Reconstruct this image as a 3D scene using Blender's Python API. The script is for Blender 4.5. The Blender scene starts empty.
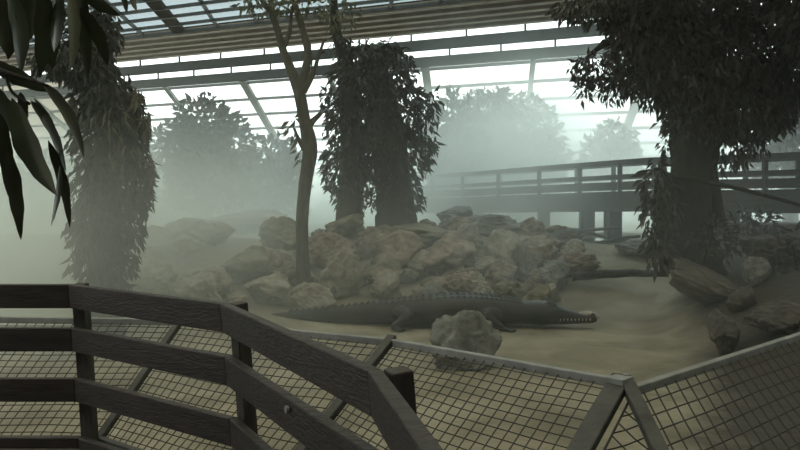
import bpy, bmesh, math, random
import numpy as np
from mathutils import Vector, Matrix, noise

random.seed(7)
rng = np.random.default_rng(11)
scn = bpy.context.scene
C = scn.collection
F, HY, CZ = 768.0, 198.0, 2.5            # focal length in pixels of an 800 px wide frame, horizon row, eye height over the sand


def P(px, py, d):
    """world point seen at pixel (px, py) at distance d ahead of the eye"""
    return Vector(((px - 400) / F * d, d, CZ - (py - HY) / F * d))


# ------------------------------------------------------------------ materials
def new_mat(name):
    m = bpy.data.materials.new(name)
    m.use_nodes = True
    nt = m.node_tree
    for n in list(nt.nodes):
        nt.nodes.remove(n)
    out = nt.nodes.new('ShaderNodeOutputMaterial')
    return m, nt, out


def noisy(name, cols, scale=3.0, rough=0.8, bump=0.3, bscale=None, detail=8, spec=0.3, stretch=None, distortion=0.0, bdist=0.05):
    m, nt, out = new_mat(name)
    N, L = nt.nodes, nt.links
    b = N.new('ShaderNodeBsdfPrincipled')
    L.new(b.outputs[0], out.inputs[0])
    tc = N.new('ShaderNodeTexCoord')
    src = tc.outputs['Object']
    if stretch:
        mp = N.new('ShaderNodeMapping')
        mp.inputs['Scale'].default_value = stretch
        L.new(src, mp.inputs[0])
        src = mp.outputs[0]
    nz = N.new('ShaderNodeTexNoise')
    nz.inputs['Scale'].default_value = scale
    nz.inputs['Detail'].default_value = detail
    nz.inputs['Distortion'].default_value = distortion
    L.new(src, nz.inputs['Vector'])
    cr = N.new('ShaderNodeValToRGB')
    el = cr.color_ramp.elements
    n = len(cols)
    for i, c in enumerate(cols):
        p = 0.3 + 0.4 * i / max(1, n - 1)
        if i < 2:
            e = el[i]
            e.position = p
        else:
            e = el.new(p)
        e.color = (*c, 1)
    L.new(nz.outputs[0], cr.inputs[0])
    L.new(cr.outputs[0], b.inputs['Base Color'])
    b.inputs['Roughness'].default_value = rough
    b.inputs['Specular IOR Level'].default_value = spec
    if bump:
        n2 = N.new('ShaderNodeTexNoise')
        n2.inputs['Scale'].default_value = bscale or scale * 4
        n2.inputs['Detail'].default_value = 6
        L.new(src, n2.inputs['Vector'])
        bp = N.new('ShaderNodeBump')
        bp.inputs['Strength'].default_value = bump
        bp.inputs['Distance'].default_value = bdist
        L.new(n2.outputs[0], bp.inputs['Height'])
        L.new(bp.outputs[0], b.inputs['Normal'])
    return m


def leafmat(name, c1, c2, rough=0.45, trans=0.25, scale=6):
    m, nt, out = new_mat(name)
    N, L = nt.nodes, nt.links
    b = N.new('ShaderNodeBsdfPrincipled')
    b.inputs['Roughness'].default_value = rough
    b.inputs['Specular IOR Level'].default_value = 0.4
    tc = N.new('ShaderNodeTexCoord')
    nz = N.new('ShaderNodeTexNoise')
    nz.inputs['Scale'].default_value = scale
    L.new(tc.outputs['Object'], nz.inputs['Vector'])
    cr = N.new('ShaderNodeValToRGB')
    cr.color_ramp.elements[0].position, cr.color_ramp.elements[1].position = 0.35, 0.65
    cr.color_ramp.elements[0].color, cr.color_ramp.elements[1].color = (*c1, 1), (*c2, 1)
    L.new(nz.outputs[0], cr.inputs[0])
    L.new(cr.outputs[0], b.inputs['Base Color'])
    t = N.new('ShaderNodeBsdfTranslucent')
    L.new(cr.outputs[0], t.inputs[0])
    mx = N.new('ShaderNodeMixShader')
    mx.inputs[0].default_value = trans
    L.new(b.outputs[0], mx.inputs[1])
    L.new(t.outputs[0], mx.inputs[2])
    L.new(mx.outputs[0], out.inputs[0])
    return m


def glassmat(name, col, gloss=0.04):
    m, nt, out = new_mat(name)
    N, L = nt.nodes, nt.links
    t = N.new('ShaderNodeBsdfTransparent')
    t.inputs[0].default_value = (*col, 1)
    g = N.new('ShaderNodeBsdfGlossy')
    g.inputs['Roughness'].default_value = 0.3
    mx = N.new('ShaderNodeMixShader')
    mx.inputs[0].default_value = gloss
    L.new(t.outputs[0], mx.inputs[1])
    L.new(g.outputs[0], mx.inputs[2])
    L.new(mx.outputs[0], out.inputs[0])
    return m


M = dict(
    rail=noisy('stained_timber', [(0.014, 0.010, 0.009), (0.023, 0.018, 0.015), (0.033, 0.026, 0.022)], 5, 0.55, 0.25, 18, stretch=(1, 1, 6), spec=0.35),
    post=noisy('post_timber', [(0.03, 0.027, 0.024), (0.06, 0.055, 0.05)], 6, 0.7, 0.2, 20, stretch=(6, 6, 1)),
    galv=noisy('galvanised_steel', [(0.14, 0.145, 0.135), (0.22, 0.225, 0.21)], 9, 0.5, 0.05, spec=0.5),
    channel=noisy('weathered_steel', [(0.035, 0.035, 0.033), (0.065, 0.065, 0.06)], 8, 0.6, 0.1),
    wire=noisy('dark_wire', [(0.02, 0.02, 0.018), (0.04, 0.04, 0.036)], 9, 0.6, 0),
    sand=noisy('wet_sand', [(0.125, 0.11, 0.078), (0.195, 0.173, 0.125), (0.27, 0.243, 0.182)], 0.9, 0.85, 0.5, 5, detail=10, bdist=0.08, distortion=0.6),
    deck=noisy('deck_planks', [(0.06, 0.05, 0.04), (0.1, 0.085, 0.07)], 4, 0.7, 0.2, stretch=(8, 1, 1)),
    rock=noisy('brown_rock', [(0.07, 0.052, 0.04), (0.17, 0.133, 0.103), (0.26, 0.21, 0.165), (0.35, 0.3, 0.24)], 1.6, 0.85, 1.0, 7, detail=10, distortion=0.8),
    rockp=noisy('pale_rock', [(0.14, 0.125, 0.095), (0.24, 0.22, 0.175), (0.34, 0.315, 0.26)], 1.8, 0.85, 0.7, 7, detail=10, distortion=0.6),
    rockm=noisy('mossy_rock', [(0.07, 0.062, 0.042), (0.15, 0.135, 0.085), (0.23, 0.205, 0.15)], 2.2, 0.9, 0.8, 8, detail=10),
    rockb=noisy('dull_brown_rock', [(0.06, 0.052, 0.04), (0.10, 0.087, 0.068), (0.145, 0.125, 0.10)], 2.0, 0.8, 0.8, 8, detail=10),
    rockd=noisy('dark_rock', [(0.03, 0.027, 0.023), (0.06, 0.052, 0.043), (0.09, 0.078, 0.063)], 2.0, 0.6, 0.8, 8, detail=10),
    rockg=noisy('grey_rock', [(0.085, 0.085, 0.078), (0.14, 0.14, 0.128), (0.2, 0.2, 0.185)], 3.5, 0.8, 0.8, 9, detail=10, distortion=0.5),
    soil=noisy('dark_soil', [(0.04, 0.035, 0.026), (0.075, 0.066, 0.05)], 2, 0.9, 0.6, 8),
    croc=noisy('crocodile_hide', [(0.008, 0.0076, 0.007), (0.016, 0.015, 0.0135), (0.028, 0.026, 0.023)], 4, 0.42, 0.6, 22, spec=0.35, bdist=0.02),
    snout=noisy('pale_snout_hide', [(0.22, 0.2, 0.17), (0.45, 0.43, 0.38)], 9, 0.4, 0.3),
    eye=noisy('amber_eye', [(0.1, 0.08, 0.02), (0.2, 0.16, 0.05)], 20, 0.2, 0),
    bark=noisy('pale_bark', [(0.045, 0.04, 0.031), (0.075, 0.068, 0.053), (0.105, 0.096, 0.075)], 3, 0.85, 0.6, 9, stretch=(3, 3, 1)),
    barkd=noisy('dark_bark', [(0.018, 0.0165, 0.014), (0.036, 0.033, 0.027)], 3, 0.9, 0.6, 9, stretch=(3, 3, 1)),
    leaf_d=leafmat('dark_leaf', (0.03, 0.029, 0.023), (0.064, 0.06, 0.048), 0.5, 0.15),
    leaf_v=leafmat('vine_leaf', (0.012, 0.015, 0.009), (0.028, 0.032, 0.02), 0.5, 0.2, 2),
    leaf_l=leafmat('light_leaf', (0.07, 0.08, 0.04), (0.13, 0.135, 0.075), 0.5, 0.3, 3),
    leaf_f=leafmat('long_leaf', (0.02, 0.026, 0.015), (0.046, 0.056, 0.032), 0.28, 0.12, 8),
    leaf_b=leafmat('dry_leaf', (0.07, 0.064, 0.04), (0.12, 0.11, 0.072), 0.6, 0.3, 4),
    bridge=noisy('bridge_timber', [(0.03, 0.026, 0.022), (0.06, 0.052, 0.044)], 4, 0.75, 0.2, 12, stretch=(1, 1, 5)),
    concrete=noisy('concrete', [(0.12, 0.115, 0.1), (0.18, 0.17, 0.15)], 2, 0.9, 0.3, 12),
    beam=noisy('beam_steel', [(0.014, 0.015, 0.014), (0.022, 0.024, 0.022)], 3, 0.8, 0, spec=0.02),
    purlin=noisy('purlin_timber', [(0.20, 0.155, 0.12), (0.28, 0.225, 0.18)], 2, 0.7, 0.1),
    boards=noisy('roof_boarding', [(0.035, 0.026, 0.021), (0.055, 0.043, 0.035)], 2, 0.9, 0.2, spec=0.02),
    bar=noisy('glazing_bar', [(0.05, 0.05, 0.047), (0.075, 0.075, 0.07)], 2, 0.6, 0),
    rafter=noisy('pale_rafter', [(0.07, 0.075, 0.07), (0.11, 0.115, 0.108)], 2, 0.6, 0),
    glass_n=glassmat('tinted_glass', (0.44, 0.48, 0.49)),
    glass_o=glassmat('dimming_glass', (0.44, 0.425, 0.37)),  # tint set to dim and warm the light coming in
    glass_c=glassmat('clear_glass', (0.92, 0.95, 0.94), 0.02),
)


# ------------------------------------------------------------------ helpers
def link(o, parent=None):
    C.objects.link(o)
    if parent:
        o.parent = parent
    return o


def mesh_obj(name, verts, faces, mat, parent=None, smooth=False):
    me = bpy.data.meshes.new(name)
    me.from_pydata([tuple(v) for v in verts], [], faces)
    me.validate()
    me.materials.append(mat)
    if smooth:
        me.polygons.foreach_set('use_smooth', [True] * len(me.polygons))
    me.update()
    return link(bpy.data.objects.new(name, me), parent)


def empty(name, loc=(0, 0, 0)):
    o = bpy.data.objects.new(name, None)
    o.location = loc
    o.empty_display_size = 0.1
    return link(o)


def tag(o, label=None, cat=None, group=None, kind=None):
    if label:
        o['label'] = label
    if cat:
        o['category'] = cat
    if group:
        o['group'] = group
    if kind:
        o['kind'] = kind
    return o


class MB:
    def __init__(self):
        self.v, self.f = [], []

    def hexa(self, p):
        """8 corners: bottom ring 0-3, top ring 4-7"""
        b = len(self.v)
        self.v += [Vector(q) for q in p]
        for f in ((3, 2, 1, 0), (4, 5, 6, 7), (0, 1, 5, 4), (1, 2, 6, 5), (2, 3, 7, 6), (3, 0, 4, 7)):
            self.f.append([b + i for i in f])

    def beam(self, a, b, w, h, up=(0, 0, 1)):
        a, b, up = Vector(a), Vector(b), Vector(up)
        t = (b - a).normalized()
        s = t.cross(up)
        if s.length < 1e-4:
            s = t.cross(Vector((1, 0, 0)))
        s.normalize()
        u = s.cross(t).normalized()
        s *= w / 2
        u *= h / 2
        self.hexa([a - s - u, b - s - u, b + s - u, a + s - u, a - s + u, b - s + u, b + s + u, a + s + u])

    def tube(self, pts, rad, n=10, cap=True, wob=0.0):
        pts = [Vector(p) for p in pts]
        if not hasattr(rad, '__len__'):
            rad = [rad] * len(pts)
        b0 = len(self.v)
        prev = None
        for i, p in enumerate(pts):
            t = (pts[min(i + 1, len(pts) - 1)] - pts[max(i - 1, 0)]).normalized()
            if prev is None:
                s = t.orthogonal().normalized()
            else:
                s = (prev - t * prev.dot(t)).normalized()
            prev = s
            u = t.cross(s)
            for k in range(n):
                a = 2 * math.pi * k / n
                r = rad[i]
                if wob:
                    r *= 1 + wob * noise.noise(Vector((math.cos(a) * 1.5, math.sin(a) * 1.5, i * 0.35 + p.x)))
                self.v.append(p + (s * math.cos(a) + u * math.sin(a)) * r)
        for i in range(len(pts) - 1):
            for k in range(n):
                k2 = (k + 1) % n
                self.f.append([b0 + i * n + k, b0 + i * n + k2, b0 + (i + 1) * n + k2, b0 + (i + 1) * n + k])
        if cap:
            self.f.append([b0 + k for k in range(n)][::-1])
            e = b0 + (len(pts) - 1) * n
            self.f.append([e + k for k in range(n)])

    def build(self, name, mat, parent=None, smooth=False, bevel=0):
        o = mesh_obj(name, self.v, self.f, mat, parent, smooth)
        if bevel:
            m = o.modifiers.new('bevel', 'BEVEL')
            m.width = bevel
            m.segments = 2
            m.limit_method = 'ANGLE'
        return o


def smoothpath(pts, n=6):
    """Catmull-Rom through the points; a point may carry a radius as 4th number"""
    pts = [np.array(p, float) for p in pts]
    out = []
    for i in range(len(pts) - 1):
        p0, p1, p2, p3 = pts[max(i - 1, 0)], pts[i], pts[i + 1], pts[min(i + 2, len(pts) - 1)]
        for k in range(n):
            t = k / n
            out.append(0.5 * (2 * p1 + (p2 - p0) * t + (2 * p0 - 5 * p1 + 4 * p2 - p3) * t * t + (3 * p1 - p0 - 3 * p2 + p3) * t ** 3))
    out.append(pts[-1])
    return out


def limb(mb, pts4, n=12, seg=6, wob=0.12):
    q = smoothpath(pts4, seg)
    mb.tube([Vector(p[:3]) for p in q], [max(0.004, p[3]) for p in q], n, wob=wob)


def add_leaves(L, centre, radii, n, size, down=0.6, width=0.36, shell=0.35):
    """scatter n folded leaves through an ellipsoid; they spring outward and hang by `down`"""
    c = np.array(centre, float)
    r = np.array(radii, float)
    d = rng.normal(size=(n, 3))
    d /= np.linalg.norm(d, axis=1)[:, None]
    rad = shell + (1 - shell) * rng.random(n) ** 0.6
    pos = c + d * r * rad[:, None]
    ax = d * 0.7 + rng.normal(size=(n, 3)) * 0.55
    ax[:, 2] -= down * 1.6
    ax /= np.linalg.norm(ax, axis=1)[:, None]
    sd = np.cross(ax, rng.normal(size=(n, 3)))
    sd /= np.linalg.norm(sd, axis=1)[:, None] + 1e-9
    nr = np.cross(ax, sd)
    s = size * (0.6 + 0.8 * rng.random(n))[:, None]
    L.append((pos, ax * s, sd * s * width, nr * s * 0.10))


def build_leaves(name, L, mat, parent):
    V, Fc, b = [], [], 0
    for pos, ax, sd, nr in L:
        n = len(pos)
        base, tip = pos, pos + ax - nr * 1.2
        mid = pos + ax * 0.45 - nr * 0.3
        l1, r1 = pos + ax * 0.38 + sd * 0.5 + nr, pos + ax * 0.38 - sd * 0.5 + nr
        V.append(np.stack([base, l1, tip, r1, mid], 1).reshape(-1, 3))
        idx = b + np.arange(n)[:, None] * 5
        Fc += [idx + np.array([0, 4, 1]), idx + np.array([1, 4, 2]), idx + np.array([0, 3, 4]), idx + np.array([3, 2, 4])]
        b += 5 * n
    V = np.concatenate(V)
    Fc = np.concatenate(Fc)
    me = bpy.data.meshes.new(name)
    me.vertices.add(len(V))
    me.vertices.foreach_set('co', V.ravel())
    me.loops.add(len(Fc) * 3)
    me.loops.foreach_set('vertex_index', Fc.ravel().astype(np.int32))
    me.polygons.add(len(Fc))
    me.polygons.foreach_set('loop_start', np.arange(0, len(Fc) * 3, 3, dtype=np.int32))
    me.update(calc_edges=True)
    me.validate()
    me.materials.append(mat)
    return link(bpy.data.objects.new(name, me), parent)


# ------------------------------------------------------------------ camera, world
cam = bpy.data.cameras.new('camera')
cam.sensor_width = 36
cam.lens = 36 * F / 800
cam.shift_y = -(225 - HY) / 800
cam.clip_start = 0.05
cam.clip_end = 500
co = link(bpy.data.objects.new('camera', cam))
co.location = (0, 0, CZ)
co.rotation_euler = (math.pi / 2, 0, 0)
scn.camera = co

w = bpy.data.worlds.new('overcast')
scn.world = w
w.use_nodes = True
nt = w.node_tree
bg = nt.nodes['Background']
tc = nt.nodes.new('ShaderNodeTexCoord')
nz = nt.nodes.new('ShaderNodeTexNoise')
nz.inputs['Scale'].default_value = 2.5
cr = nt.nodes.new('ShaderNodeValToRGB')
cr.color_ramp.elements[0].position, cr.color_ramp.elements[0].color = 0.3, (0.83, 0.90, 0.88, 1)
cr.color_ramp.elements[1].position, cr.color_ramp.elements[1].color = 0.7, (0.96, 1.0, 0.99, 1)
nt.links.new(tc.outputs['Generated'], nz.inputs['Vector'])
nt.links.new(nz.outputs[0], cr.inputs[0])
nt.links.new(cr.outputs[0], bg.inputs[0])
geo = nt.nodes.new('ShaderNodeSeparateXYZ')
nt.links.new(tc.outputs['Generated'], geo.inputs[0])
mrz = nt.nodes.new('ShaderNodeMapRange')                # an overcast sky: three times brighter overhead than low down
for i_, v_ in enumerate((0.26, 0.85, 1.7, 4.4)):
    mrz.inputs[i_ + 1].default_value = v_
nt.links.new(geo.outputs[2], mrz.inputs[0])
nt.links.new(mrz.outputs[0], bg.inputs[1])

vs = scn.view_settings
vs.view_transform = 'Standard'
vs.look = 'None'
vs.gamma = 1
vs.exposure = 0.8
vs.use_curve_mapping = False
cy = scn.cycles
cy.max_bounces = 8
cy.volume_bounces = 6
cy.transparent_max_bounces = 16
cy.volume_step_rate = 0.25
cy.use_denoising = True


# ------------------------------------------------------------------ ground
def sst(a, b, x):
    t = min(1, max(0, (x - a) / (b - a)))
    return t * t * (3 - 2 * t)


def ground_z(x, y):
    z = 1.25 * sst(15.5, 20.5, y)
    z = max(z, 1.15 * sst(4.3, 7.0, x - 0.10 * (y - 10)) * sst(8.5, 12.0, y))
    left = sst(-1.0, -5.0, x)
    z += left * 0.5 * sst(13, 17, y) * (1 - sst(17, 24, y))
    n = noise.noise(Vector((x * 0.35, y * 0.35, 0))) * 0.10 + noise.noise(Vector((x * 1.1, y * 1.1, 3))) * 0.035
    amp = 0.25 + 0.75 * sst(15, 18, y) + 0.8 * sst(4, 6, x) * sst(9, 12, y)
    return z + n * amp


xs = np.concatenate([np.linspace(-48, -14, 35), np.linspace(-13.5, 13.5, 136), np.linspace(14, 46, 33)])
ys = np.concatenate([np.linspace(-3, 9, 30), np.linspace(9.15, 26, 113), np.linspace(27, 66, 40)])
gv = [(x, y, ground_z(x, y)) for y in ys for x in xs]
nx = len(xs)
gf = [[j * nx + i, j * nx + i + 1, (j + 1) * nx + i + 1, (j + 1) * nx + i] for j in range(len(ys) - 1) for i in range(nx - 1)]
def ground_mat():
    m = M['sand']
    nt = m.node_tree
    N, L = nt.nodes, nt.links
    b = [n for n in N if n.type == 'BSDF_PRINCIPLED'][0]
    old = b.inputs['Base Color'].links[0].from_socket
    tc = [n for n in N if n.type == 'TEX_COORD'][0]
    sp_ = N.new('ShaderNodeSeparateXYZ')
    L.new(tc.outputs['Object'], sp_.inputs[0])
    n1 = N.new('ShaderNodeTexNoise')
    n1.inputs['Scale'].default_value = 0.9
    n1.inputs['Detail'].default_value = 6
    L.new(tc.outputs['Object'], n1.inputs['Vector'])
    a1 = N.new('ShaderNodeMath')
    a1.operation = 'MULTIPLY_ADD'
    L.new(sp_.outputs[1], a1.inputs[0])
    a1.inputs[1].default_value = -0.38
    L.new(sp_.outputs[0], a1.inputs[2])
    a2 = N.new('ShaderNodeMath')
    a2.operation = 'MULTIPLY_ADD'
    L.new(n1.outputs[0], a2.inputs[0])
    a2.inputs[1].default_value = 2.2
    L.new(a1.outputs[0], a2.inputs[2])
    mr_ = N.new('ShaderNodeMapRange')
    for i_, v_ in enumerate((0.8, 1.7, 0.0, 1.0)):
        mr_.inputs[i_ + 1].default_value = v_
    L.new(a2.outputs[0], mr_.inputs[0])
    mx = N.new('ShaderNodeMix')
    mx.data_type = 'RGBA'
    L.new(mr_.outputs[0], mx.inputs[0])
    L.new(old, mx.inputs[6])
    mx.inputs[7].default_value = (0.04, 0.034, 0.026, 1)
    L.new(mx.outputs[2], b.inputs['Base Color'])
    return m


g = mesh_obj('floor', gv, gf, ground_mat(), smooth=True)
tag(g, 'sandy brown ground of the enclosure rising to a rock bank', kind='structure')

# ------------------------------------------------------------------ roof and shell
U = Vector((0.913, -0.408, 0)).normalized()        # along the roof beams, towards the right
Bd = Vector((-0.10, 1, 0)).normalized()           # along the glazing bars, away from the viewer
ZR = CZ + 7.0
Q = P(600, 48.5, 36.0)                              # a point of the far roof beam
Q.z = ZR


def R(u, v, z=ZR):
    """roof point: u metres along the beams, v metres away from the far beam along the bars"""
    p = Q + U * u + Bd * v
    return Vector((p.x, p.y, z))


U0, U1 = -46, 30


def strip(name, v0, v1, z0, z1, mat, parent=None, t=0.03, u0=U0, u1=U1):
    mb = MB()
    a, b, c, d = R(u0, v0, z0), R(u1, v0, z0), R(u1, v1, z1), R(u0, v1, z1)
    up = Vector((0, 0, t))
    mb.hexa([a, b, c, d, a + up, b + up, c + up, d + up])
    return mb.build(name, mat, parent)


# near roof: tinted glazing over the enclosure and the viewer, then a boarded band, then a clear strip above the two beams
VB0, VB1 = -12.0, -6.6
ceil = strip('ceiling', -22, VB0, ZR + 0.28, ZR + 0.28, M['glass_n'])
over = strip('ceiling_near', -46, -22, ZR + 0.28, ZR + 0.28, M['glass_o'])
tag(over, 'roof glazing tinted to dim and warm the light, high over the enclosure and the viewer', kind='structure')
tag(ceil, 'tinted greenhouse roof glazing with dark bars', kind='structure')
v = VB0
k = 0
while v > -44:
    mb = MB()
    mb.beam(R(U0, v, ZR + 0.14), R(U1, v, ZR + 0.14), 0.10, 0.12)
    mb.build('purlin', M['bar'], ceil)
    v -= 1.35
for i in range(-23, 16):
    mb = MB()
    wide = (i % 7 == 3)
    mb.beam(R(i * 2.0, -44, ZR + 0.2), R(i * 2.0, VB0, ZR + 0.2), 0.5 if wide else 0.12, 0.2 if wide else 0.12)
    mb.build('glazing_bar', M['boards'] if wide else M['bar'], ceil)
band = strip('trim_1', VB0, VB1, ZR + 0.30, ZR + 0.30, M['boards'])
tag(band, 'band of brown boarding and purlins under the greenhouse roof', kind='structure')
v = VB0 + 0.2
while v < VB1 + 0.1:
    mb = MB()
    mb.beam(R(U0, v, ZR + 0.14), R(U1, v, ZR + 0.14), 0.34, 0.26)
    mb.build('purlin', M['purlin'], band)
    v += 1.07
clear = strip('ceiling_far', VB1, 0.2, ZR + 0.62, ZR + 0.62, M['glass_c'])
tag(clear, 'clear strip of roof glazing above the two dark beams', kind='structure')
for nm, v_, z_, h in (('trim_2', -4.6, ZR + 0.02, 0.46), ('trim_3', 0.0, ZR + 0.0, 0.5)):
    mb = MB()
    mb.beam(R(U0, v_, z_), R(U1, v_, z_), 0.3, h)
    o = mb.build(nm, M['beam'])
    tag(o, 'dark steel roof beam, the nearer of the two' if nm == 'trim_2' else 'dark steel roof beam, the farther of the two', kind='structure')
    for i in range(-17, 12):
        mb = MB()
        mb.beam(R(i * 2.7 + 0.6, v_ + 0.02, z_ + h / 2 - 0.02), R(i * 2.7 + 0.6, v_ + 0.02, ZR + 0.62), 0.09, 0.09, up=(0, 1, 0))
        mb.build('hanger', M['beam'], o)
# far roof: clear glass sloping down to the ground
SL = 0.36
VF = 23.0
far = strip('window_1', 0.2, VF, ZR + 0.62, ZR + 0.25 - SL * (VF - 0.2), M['glass_c'], u0=-31)
shade = strip('window_2', 0.2, VF, ZR + 0.62, ZR + 0.25 - SL * (VF - 0.2), M['glass_o'], u1=-31)  # left part tinted to cut the light falling on the left mist
tag(shade, 'sloping glazing at the far left of the greenhouse, tinted to dim the mist', kind='structure')
tag(far, 'bright sloping glazing at the far side of the greenhouse', kind='structure')
for i in range(0, 12):
    v = 1.0 + 2.0 * i
    mb = MB()
    z = ZR + 0.14 - SL * v
    mb.beam(R(U0, v, z), R(U1, v, z), 0.14, 0.16)
    mb.build('purlin', M['bar'], far)
for i in range(-9, 6):
    u = i * 5.75 - 3.1
    mb = MB()
    mb.beam(R(u, 0.2, ZR - 0.02), R(u + 5.0, VF, ZR - 0.02 - SL * VF), 0.42 if i % 2 else 0.26, 0.22)
    mb.build('rafter', M['rafter'], far)
# walls that close the hall beside and behind the viewer
mb = MB()
mb.hexa([(-48, -3.4, -0.3), (46, -3.4, -0.3), (46, -3.0, -0.3), (-48, -3.0, -0.3), (-48, -3.4, ZR + 1), (46, -3.4, ZR + 1), (46, -3.0, ZR + 1), (-48, -3.0, ZR + 1)])
tag(mb.build('wall_back', M['concrete']), 'plain rear wall of the hall', kind='structure')
for nm, x in (('wall_left', -46.0), ('wall_right', 44.0)):
    mb = MB()
    mb.hexa([(x, -3, -0.3), (x + 0.1, -3, -0.3), (x + 0.1, 64, -0.3), (x, 64, -0.3), (x, -3, ZR + 1), (x + 0.1, -3, ZR + 1), (x + 0.1, 64, ZR + 1), (x, 64, ZR + 1)])
    tag(mb.build(nm, M['glass_n']), 'tinted glass side wall of the greenhouse', kind='structure')

# ------------------------------------------------------------------ viewing platform, railing
DZ = CZ - 1.62
r2d = [(-5.2, 4.9), (-2.1, 4.9), (-0.92, 4.02), (-0.08, 2.46), (0.15, 1.28), (1.5, 0.75)]
rp = [Vector((x, y, 0)) for x, y in r2d]


def miter(pts, off):
    out = []
    for i, p in enumerate(pts):
        ns = []
        if i > 0:
            t = (pts[i] - pts[i - 1]).normalized()
            ns.append(Vector((-t.y, t.x, 0)))
        if i < len(pts) - 1:
            t = (pts[i + 1] - pts[i]).normalized()
            ns.append(Vector((-t.y, t.x, 0)))
        n = sum(ns, Vector()).normalized()
        out.append(p + n * (off / max(0.3, n.dot(ns[0]))))
    return out


LEAN = 0.085


def ring(off, drop):
    """railing line at `off` metres outward and `drop` metres under the eye; the railing leans in towards its top"""
    q = miter(rp, off + LEAN * (drop - 0.55))
    return [Vector((p.x, p.y, CZ - drop)) for p in q]


deck = MB()
dp = ring(0.06, 1.62)
poly = [Vector((p.x, p.y, DZ)) for p in dp] + [Vector((1.5, -2.8, DZ)), Vector((-5.2, -2.8, DZ))]
nb = len(poly)
deck.v = [p.copy() for p in poly] + [p - Vector((0, 0, 0.2)) for p in poly]
deck.f = [list(range(nb))[::-1], list(range(nb, 2 * nb))] + [[i, (i + 1) % nb, nb + (i + 1) % nb, nb + i] for i in range(nb)]
do = deck.build('viewing_platform', M['deck'])
tag(do, 'raised timber visitor platform under the curved railing', 'platform', kind='structure')
for x, y in ((-4.8, 4.4), (-2.2, 4.3), (-0.7, 2.6), (-0.4, 0.0), (1.2, 0.2), (-4.8, 0.0)):
    mb = MB()
    mb.beam((x, y, DZ - 0.19), (x, y, -0.2), 0.2, 0.2, up=(0, 1, 0))
    mb.build('support_post', M['post'], do)

rail = empty('railing', (rp[2].x, rp[2].y, DZ))
tag(rail, 'dark brown timber railing of wide horizontal boards curving around the viewing platform', 'railing')
inv = Matrix.Translation(-rail.location)


def child(mb, name, mat, parent, **kw):
    o = mb.build(name, mat, parent, **kw)
    o.data.transform(Matrix.Translation(-parent.matrix_world.translation if parent.matrix_world.translation.length else -parent.location))
    return o


for drop in (0.55, 0.83, 1.16, 1.55):
    hgt = 0.153 if drop < 1.5 else 0.07
    it, ot, ib, ob = ring(-0.025, drop), ring(0.025, drop), ring(-0.025, drop + hgt), ring(0.025, drop + hgt)
    for i in range(len(rp) - 1):
        mb = MB()
        mb.hexa([ib[i], ib[i + 1], ob[i + 1], ob[i], it[i], it[i + 1], ot[i + 1], ot[i]])
        child(mb, 'board', M['rail'], rail, bevel=0.006)
top, bot = ring(0.078, 0.555), ring(0.078, 1.70)
for i in range(1, 5):
    mb = MB()
    a, b = bot[i], top[i]
    t = (rp[i + 1] - rp[i - 1]).normalized()
    mb.beam(a, b, 0.075, 0.085, up=t)
    child(mb, 'post', M['post'], rail, bevel=0.006)
# a bolt head on the middle board
ctr = ring(-0.03, 0.87)
bp_ = ctr[2].lerp(ctr[3], 0.55)
mb = MB()
nrm = Vector((0.88, 0.47, 0))
mb.tube([bp_ + nrm * 0.0, bp_ - nrm * 0.012], [0.018, 0.015], 10)
bo = child(mb, 'bolt', M['galv'], rail)
bo['label'] = 'pale bolt head'

# ------------------------------------------------------------------ mesh apron outside the railing
cz = CZ - 1.0
iz = CZ - 1.62
cs = [Vector((-5.5, 6.5, cz)), Vector((-1.77, 6.19, cz)), Vector((-0.07, 5.33, cz)), Vector((1.19, 4.15, cz))]
ins = [p.copy() for p in ring(0.15, 1.62)[:4]]


def wire_mesh(a, b, c, d, step, sag=0.02, rad=0.0036):
    """wires over the quad a-b (inner) c-d (outer, c over b); both families, a little sag"""
    mb = MB()

    def pt(s, t):
        p = (a.lerp(b, s)).lerp(d.lerp(c, s), t)
        p = p - Vector((0, 0, sag * 16 * s * (1 - s) * t * (1 - t)))
        return p + Vector((0, 0, 0.012 * noise.noise(p * 2.3)))
    wmax = max((b - a).length, (c - d).length)
    hmax = max((d - a).length, (c - b).length)
    ns, nt_ = max(2, int(wmax / step)), max(2, int(hmax / step))
    for i in range(1, ns):
        mb.tube([pt(i / ns, j / 6) for j in range(7)], rad, 4, cap=False)
    for j in range(1, nt_):
        mb.tube([pt(i / 8, j / nt_) for i in range(9)], rad, 4, cap=False)
    return mb


def apron(name, lab, a, b, c, d, sides, step=0.078, rim='galv', sag=0.02, rad=0.0036):
    e = empty(name, tuple((a + b) / 2))
    tag(e, lab, 'mesh panel', 'safety mesh panels around the platform')
    child(wire_mesh(a, b, c, d, step, sag, rad), 'wire_mesh', M['wire'], e)
    mb = MB()
    mb.beam(d, c, 0.05, 0.05)
    child(mb, 'outer_rail', M[rim], e, bevel=0.006)
    mb = MB()
    mb.beam(a, b, 0.05, 0.05)
    child(mb, 'inner_rail', M['channel'], e, bevel=0.006)
    for p, q, wd in sides:
        mb = MB()
        mb.beam(p, q + (q - p).normalized() * 0.04 + Vector((0, 0, 0.012)), wd, 0.05)
        child(mb, 'side_bar', M['channel'], e, bevel=0.008)
    return e


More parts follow.
